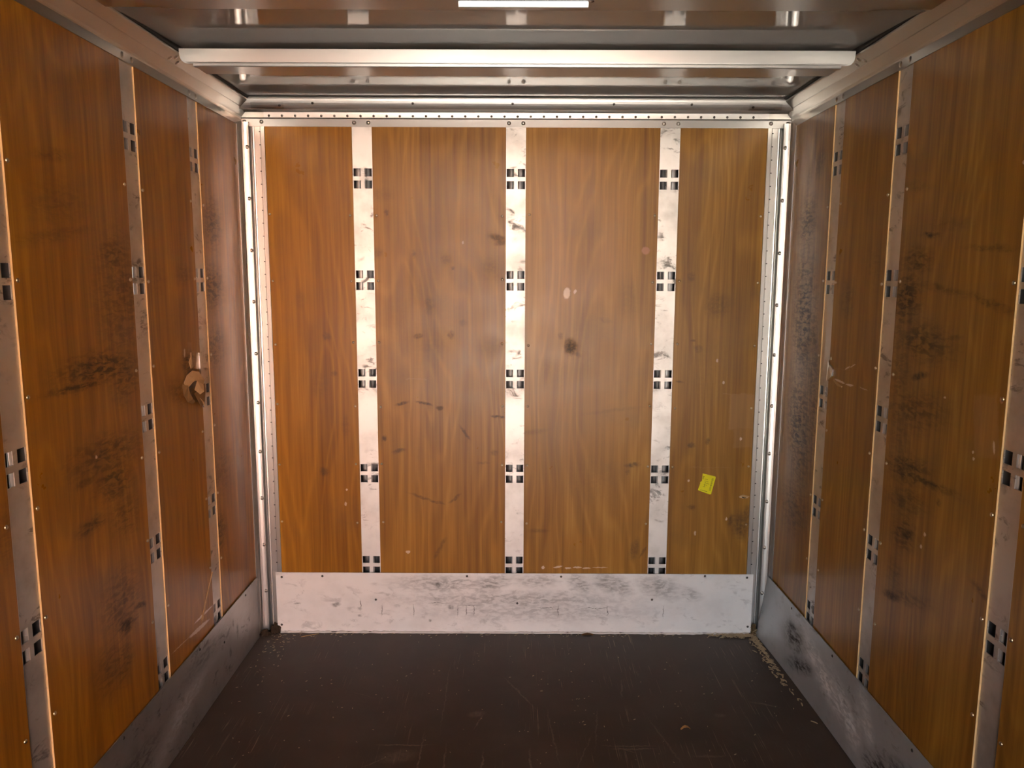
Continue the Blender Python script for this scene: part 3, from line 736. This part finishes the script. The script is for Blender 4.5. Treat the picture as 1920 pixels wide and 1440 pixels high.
rb = roof_beam(-0.700, 'aluminium roof beam across the grey ceiling in full view')
rb2 = bpy.data.objects.new('roof_beam', None); C.objects.link(rb2); rb2.location = (0, -1.297, 2.136)
prop(rb2, label='nearer roof beam behind the white strip lamp, cut by the top edge', category='beam', group='aluminium roof beams')
for ch in list(rb.children):
    c2 = ch.copy(); C.objects.link(c2); c2.parent = rb2

# ------------------------------------------------------------------ strip lamp under the nearer beam
M_lamp = NT('lamp_diffuser'); M_lamp.set(Base_Color=(0.9, 0.9, 0.87), Roughness=0.35, Emission_Color=(1.0, 0.98, 0.93), Emission_Strength=0.55)
t = empty('strip_lamp', (0.0115, -1.262, 2.136)); prop(t, label='slim white strip lamp under the nearer roof beam', category='lamp')
bm = bmesh.new(); box(bm, -0.149, 0.149, 0.0, 0.012, -0.0125, 0.0); bevel_all(bm, 0.0015)
from_bm('lamp_housing', bm, plain('lamp_housing_grey', (0.55, 0.54, 0.52), 0.4), t)
bm = bmesh.new()
pts = [(0.0, -0.0005), (-0.006, -0.002), (-0.0085, -0.006), (-0.007, -0.0105), (0.0, -0.0122)]
prism(bm, pts, lambda p, s: (s, p[0], p[1]), -0.147, 0.147)
from_bm('diffuser', bm, M_lamp.m, t)
stud('screw', ME_small, (0.168, -1.262, 2.1365), (PI / 2, 0, 0), t)

# ------------------------------------------------------------------ kick plates
def sheet(f, nu, nv, mat, name, thick):
    """curved sheet f(i/nu, j/nv) -> front point, thick = offset vector to the back"""
    bm = bmesh.new(); tv = Vector(thick)
    A = [[bm.verts.new(f(i / nu, j / nv)) for i in range(nu + 1)] for j in range(nv + 1)]
    B = [[bm.verts.new(v.co + tv) for v in row] for row in A]
    for g in (A, B):
        for j in range(nv):
            for i in range(nu): bm.faces.new((g[j][i], g[j][i + 1], g[j + 1][i + 1], g[j + 1][i]))
    for i in range(nu):
        bm.faces.new((A[0][i], A[0][i + 1], B[0][i + 1], B[0][i])); bm.faces.new((A[nv][i], A[nv][i + 1], B[nv][i + 1], B[nv][i]))
    for j in range(nv):
        bm.faces.new((A[j][0], A[j + 1][0], B[j + 1][0], B[j][0])); bm.faces.new((A[j][nu], A[j + 1][nu], B[j + 1][nu], B[j][nu]))
    bmesh.ops.recalc_face_normals(bm, faces=bm.faces[:])
    return from_bm(name, bm, mat)
rnd = random.Random(3)
dents = [(rnd.uniform(-.9, .9), rnd.uniform(.04, .16), rnd.uniform(.02, .06), rnd.uniform(.001, .0032)) for _ in range(26)]
def fb(a, b):
    x = -1.0135 + a * 2.0305; z = 0.006 + b * 0.2620
    y = -0.0052 + 0.0012 * math.sin(x * 7 + z * 9) * (1 - b)
    for dx, dz, r, d in dents: y -= -d * math.exp(-(((x - dx) / r) ** 2 + ((z - dz) / r) ** 2))
    return (x, min(y, -0.0034), z)
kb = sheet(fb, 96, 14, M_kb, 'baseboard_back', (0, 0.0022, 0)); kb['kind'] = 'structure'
for p in kb.data.polygons: p.use_smooth = True
for x, z in ((-.988, .248), (-.815, .253), (-.996, .034), (-.59, .149), (.014, .135), (.589, .154), (.99, .254), (1.003, .034), (.811, .26), (-.2, .255), (.2, .255)):
    stud('screw', ME_small, (x, -0.0062, z), ROT_B, kb)
bm = bmesh.new()   # ragged white sealant bead along the foot of the plate
rs = random.Random(5); x = -1.0; prev = None
while x < 1.012:
    h = 0.0075 + rs.uniform(-.0022, .0020); d = 0.0110 + rs.uniform(-.002, .002)
    if rs.random() < 0.05: h *= 0.35; d *= .7
    row = [bm.verts.new((x, -0.0040, h)), bm.verts.new((x, -d, h * 0.75)), bm.verts.new((x, -d - 0.002, 0.0004))]
    if prev:
        for k in range(2): bm.faces.new((prev[k], row[k], row[k + 1], prev[k + 1]))
    prev = row; x += rs.uniform(.008, .02)
bmesh.ops.recalc_face_normals(bm, faces=bm.faces[:])
from_bm('sealant_bead', bm, plain('white_sealant', (0.80, 0.76, 0.72), 0.6, scale=60), kb)
def fl_(a, b):
    y = YB + a * (-0.058 - YB); z = 0.002 + b * 0.2660
    return (-HW + 0.0062 + 0.0015 * math.sin(y * 6) * (1 - b), y, z)
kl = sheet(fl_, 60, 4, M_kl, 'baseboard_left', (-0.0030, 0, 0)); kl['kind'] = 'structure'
def fr_(a, b):
    y = YB + a * (-0.020 - YB); z = 0.002 + b * 0.2660
    lean = 0.036 * math.exp(((y + 0.02) / 0.55)) * (1 - b) ** 1.2 + 0.004 * math.exp((y + .02) / .12)
    return (HW - 0.0062 - lean, y, z)
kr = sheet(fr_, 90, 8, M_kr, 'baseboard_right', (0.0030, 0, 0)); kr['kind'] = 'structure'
for o in (kl, kr):
    for p in o.data.polygons: p.use_smooth = True
for o in (kb, kl, kr): o.data.set_sharp_from_angle(angle=0.6)
for y, z in ((-.649, .250), (-.437, .17), (-1.162, .255), (-.20, .25)): stud('screw', ME_small, (-HW + 0.0066, y, z), ROT_L, kl)
for y, z in ((-.678, .252), (-1.197, .252), (-.30, .25)): stud('screw', ME_small, (HW - 0.0072, y, z), ROT_R, kr)

# ------------------------------------------------------------------ damage, sticker, litter
M_raw = plain('raw_wood', (0.62, 0.40, 0.20), 0.8, scale=90)
M_torn = plain('torn_veneer', (0.30, 0.165, 0.06), 0.7, vary=0.5, scale=60)
def flap(name, pts, parent, frame, mat, label=None, t=0.0018, fan=True):
    """thick torn flake through 3D points (along, height, stand-off), fanned from a raised middle"""
    bm = bmesh.new(); n = len(pts)
    c = [sum(p[k] for p in pts) / n for k in range(3)]
    for s_, off in ((1, 0.0), (-1, -t)):
        V = [bm.verts.new(frame(a, b, d + off)) for a, b, d in pts]; m_ = bm.verts.new(frame(c[0], c[1], c[2] + 0.003 + off))
        if fan:
            for i in range(n): bm.faces.new((V[i], V[(i + 1) % n], m_) if s_ > 0 else (V[(i + 1) % n], V[i], m_))
        else:
            bm.verts.remove(m_); bmesh.ops.triangulate(bm, faces=[bm.faces.new(V if s_ > 0 else V[::-1])])
        if s_ > 0: top = V
    for i in range(n): bm.faces.new((top[(i + 1) % n], top[i], V[i], V[(i + 1) % n]))
    bmesh.ops.recalc_face_normals(bm, faces=bm.faces[:])
    o = from_bm(name, bm, mat, parent); o.matrix_parent_inverse = Matrix.Translation(-parent.location)
    if label: o['label'] = label
    return o
fL = lambda y, z, d: (-HW + 0.0008 + d, y, z)
fR = lambda y, z, d: (HW - 0.0008 - d, y, z)
fB = lambda x, z, d: (x, -0.0006 - d, z)
TF = (('pale', [(-.650, 1.168, .004), (-.632, 1.192, .007), (-.600, 1.204, .012), (-.568, 1.196, .020), (-.540, 1.166, .026), (-.562, 1.152, .030), (-.588, 1.170, .020), (-.618, 1.166, .014), (-.640, 1.150, .010)]),
      ('pale', [(-.588, 1.168, .021), (-.562, 1.150, .031), (-.568, 1.130, .034), (-.582, 1.122, .026), (-.602, 1.140, .018)]),
      ('brown', [(-.658, 1.165, .002), (-.642, 1.160, .013), (-.640, 1.138, .016), (-.618, 1.112, .016), (-.592, 1.100, .012), (-.590, 1.090, .003), (-.625, 1.102, .002), (-.652, 1.130, .002)]),
      ('brown', [(-.582, 1.124, .006), (-.556, 1.140, .018), (-.530, 1.152, .022), (-.508, 1.120, .014), (-.505, 1.085, .008), (-.518, 1.066, .003), (-.548, 1.088, .008)]),
      ('pale', [(-.552, 1.105, .012), (-.535, 1.092, .013), (-.508, 1.066, .009), (-.500, 1.060, .006), (-.522, 1.085, .014)]),
      ('pale', [(-.600, 1.232, .002), (-.588, 1.248, .004), (-.580, 1.262, .002), (-.576, 1.235, .004), (-.572, 1.212, .003), (-.594, 1.210, .005)]))
for i, (k, pts) in enumerate(TF):
    flap('torn_veneer', pts, pl[1], fL, M_raw if k == 'pale' else M_torn, 'pale torn flake of raw wood' if k == 'pale' and i == 0 else None, fan=(i != 2))
def jag(name, pts, parent, frame, mat, d=0.004):
    bm = bmesh.new()
    A = [bm.verts.new(frame(a, b, d * (.5 + .5 * ((i * 37) % 5) / 4))) for i, (a, b) in enumerate(pts)]; B = [bm.verts.new(frame(a, b, -0.0006)) for a, b in pts]
    n = len(pts); bm.faces.new(A); bm.faces.new(B[::-1])
    for i in range(n): bm.faces.new((A[i], A[(i + 1) % n], B[(i + 1) % n], B[i]))
    bmesh.ops.recalc_face_normals(bm, faces=bm.faces[:])
    o = from_bm(name, bm, mat, parent); o.matrix_parent_inverse = Matrix.Translation(-parent.location); return o
jag('bent_edge', [(-.516, 1.255), (-.506, 1.25), (-.504, 1.19), (-.512, 1.178), (-.518, 1.20)], pl[1], fL, M_trim, .006)
jag('splinter', [(-.610, .225 + .115), (-.5, .468), (-.497, .466), (-.60, .330)], pl[1], fL, M_raw, .002)
jag('bent_edge', [(-.489, 1.235), (-.498, 1.222), (-.520, 1.218), (-.531, 1.208), (-.528, 1.186), (-.515, 1.180), (-.500, 1.168), (-.489, 1.165)], pr[1], fR, M_trim, .006)
jag('splinter', [(-.535, 1.178), (-.575, 1.166), (-.605, 1.162), (-.603, 1.157), (-.57, 1.158), (-.537, 1.170)], pr[1], fR, M_raw, .003)
jag('splinter', [(.945, .6115), (.958, .616), (.985, .6095), (.984, .6065), (.965, .604), (.955, .6075)], pb[3], fB, M_raw, .003)

t = empty('warning_sticker', (0.804, -0.0006, 0.662)); prop(t, label='small torn yellow sticker with tiny print on the back wall', category='sticker')
sp = [(.7856, .7067), (.8390, .6935), (.8405, .6885), (.8237, .6173), (.8180, .6165), (.7690, .6345), (.7688, .6385), (.7771, .6640), (.7762, .6690), (.7835, .6735)]
bm = bmesh.new()
A = [bm.verts.new((x - .804, -0.0010, z - .662)) for x, z in sp]; B = [bm.verts.new((x - .804, 0.0004, z - .662)) for x, z in sp]
bm.faces.new(A); bm.faces.new(B[::-1])
for i in range(len(sp)): bm.faces.new((A[i], A[(i + 1) % len(sp)], B[(i + 1) % len(sp)], B[i]))
bmesh.ops.recalc_face_normals(bm, faces=bm.faces[:])
from_bm('sticker_sheet', bm, plain('sticker_yellow', (0.95, 0.88, 0.004), 0.45, vary=0.04), t)
bm = bmesh.new()
ax = Vector((.0534, -.0140)).normalized(); dn = Vector((-.0158, -.0760)).normalized(); o0 = Vector((.7856, .7067))
def dash(u, v, lw, lh):
    c0 = o0 + ax * u + dn * v
    q = [c0, c0 + ax * lw, c0 + ax * lw + dn * lh, c0 + dn * lh]
    bm.faces.new([bm.verts.new((p.x - .804, -0.00135, p.y - .662)) for p in q])
rs = random.Random(2)
for k in range(11): dash(.0425, .010 + k * .0050, .0070 + rs.uniform(-.001, .001), .0024)
for k in range(3): dash(.004, .010 + k * .005, .006, .0026)
for k in range(6): dash(.006 + k * .0052, .0690, .0042, .0028)
for k in range(5): dash(.012 + rs.uniform(0, .006), .020 + k * .008, .010 + rs.uniform(0, .010), .0014)
for k in range(4): dash(.018, .033 + k * .006, .0022, .004)
bmesh.ops.recalc_face_normals(bm, faces=bm.faces[:])
from_bm('print', bm, plain('sticker_print', (0.34, 0.31, 0.01), 0.6, vary=0.05), t)

def sliver(bm, x, y, l, wd, a, z=0.0012, h=0.002, curl=0.0):
    n = 4; L, R = [], []
    dx, dy = math.cos(a), math.sin(a)
    for k in range(n + 1):
        t = k / n - .5; ww = wd * (1 - abs(t) * 1.2) * .5 + wd * .08
        zz = z + h * .5 + curl * (.25 - t * t) * 4
        L.append(bm.verts.new((x + dx * l * t - dy * ww, y + dy * l * t + dx * ww, zz))); R.append(bm.verts.new((x + dx * l * t + dy * ww, y + dy * l * t - dx * ww, zz - h * .4)))
    for k in range(n): bm.faces.new((L[k], R[k], R[k + 1], L[k + 1]))
# litter nobody could count: shavings in the right corner, along the plates and strewn over the floor
rs = random.Random(11); bm = bmesh.new()
for _ in range(330):
    u = rs.random()
    if u < .45: x, y = rs.triangular(.80, 1.03, .99), -0.02 - abs(rs.gauss(0, .012)); a = rs.gauss(0.2, .5)
    else:
        y = -0.03 - abs(rs.gauss(0, .20)); x = 1.030 - abs(rs.gauss(0, .014)) + max(0, (-y - .25)) * .03; a = rs.gauss(-1.1, .6)
    sliver(bm, x, y, rs.uniform(.008, .028), rs.uniform(.0025, .0065), a, rs.uniform(.001, .008) * math.exp(y * 6), .0015, rs.uniform(0, .003))
for _ in range(60): sliver(bm, rs.gauss(1.030, .006), rs.uniform(-.03, .0), rs.uniform(.006, .016), .004, rs.uniform(0, 3), rs.uniform(.004, .03), .002)
for _ in range(80): sliver(bm, rs.uniform(-1.0, .9), -0.016 - abs(rs.gauss(0, .014)), rs.uniform(.004, .014), rs.uniform(.0015, .003), rs.gauss(.1, .6))
for _ in range(70): sliver(bm, -1.03 + abs(rs.gauss(0, .05)), -0.03 - abs(rs.gauss(0, .15)), rs.uniform(.004, .014), rs.uniform(.0012, .003), rs.uniform(0, 3))
for _ in range(230): sliver(bm, rs.uniform(-1.04, 1.03), rs.uniform(-1.1, -.05), rs.uniform(.003, .010), rs.uniform(.001, .0032), rs.uniform(0, 3))
sh = from_bm('wood_shavings', bm, plain('pale_shavings', (0.62, 0.48, 0.30), 0.8, vary=0.5, scale=35))
prop(sh, kind='stuff', label='pale wood shavings and crumbs strewn over the dark floor', category='shavings')

def single(name, x, y, l, wd, a, mat, label, cat, curl=0.0, h=0.003):
    bm = bmesh.new(); sliver(bm, 0, 0, l, wd, a, 0.0006, h, curl)
    g = bmesh.ops.solidify(bm, geom=bm.faces[:], thickness=0.0012)
    bmesh.ops.recalc_face_normals(bm, faces=bm.faces[:])
    mn = min(v.co.z for v in bm.verts)
    for v in bm.verts: v.co.z -= mn
    return prop(from_bm(name, bm, mat, None, (x, y, 0.0002)), label=label, category=cat)
single('wood_chip', 0.581, -0.705, 0.034, 0.011, 0.12, plain('orange_chip', (0.80, 0.44, 0.16), 0.7), 'curled orange wood chip lying alone on the dark floor', 'chip', 0.010, .004)
single('wood_chip', 0.315, -0.021, 0.050, 0.016, 0.05, plain('brown_chip', (0.34, 0.17, 0.07), 0.8), 'flat brown wood chip against the foot of the back kick plate', 'chip', 0.004, .005)
single('straw', -0.868, -0.036, 0.075, 0.0040, 0.42, plain('straw_yellow', (0.72, 0.50, 0.22), 0.7), 'yellow straw lying by the left end of the back kick plate', 'straw', 0.001)
single('wood_chip', 1.022, -0.110, 0.075, 0.012, -1.15, plain('pale_chip', (0.62, 0.50, 0.32), 0.8), 'long pale wood chip on floor beside the right kick plate', 'chip', 0.003)
def clump(name, loc, sx, sy, sz, mat, label, seed):
    rg = random.Random(seed); bm = bmesh.new(); bmesh.ops.create_icosphere(bm, subdivisions=3, radius=1)
    for v in bm.verts:
        k = 1 + rg.uniform(-.22, .18); v.co = Vector((v.co.x * sx * k, v.co.y * sy * k, max(v.co.z, -0.05) * sz * k))
    mn = min(v.co.z for v in bm.verts)
    for v in bm.verts: v.co.z -= mn
    return prop(from_bm(name, bm, mat, None, loc), label=label, category='dirt')
M_dirt = plain('brown_dirt', (0.060, 0.035, 0.018), 0.95, vary=0.6, scale=160)
clump('dirt_clump', (-1.022, -0.006, 0), 0.022, 0.014, 0.040, M_dirt, 'brown dirt clump at the foot of the left corner post', 3)
clump('dirt_clump', (-1.058, -0.032, 0), 0.020, 0.016, 0.022, M_dirt, 'low dark dirt clump wedged behind the end of the left kick plate', 5)
clump('dirt_clump', (1.030, -0.006, 0), 0.012, 0.014, 0.046, plain('straw_dirt', (0.17, 0.105, 0.045), 0.95, vary=0.6, scale=140), 'straw-coloured dirt clump at the foot of the right corner post', 8)
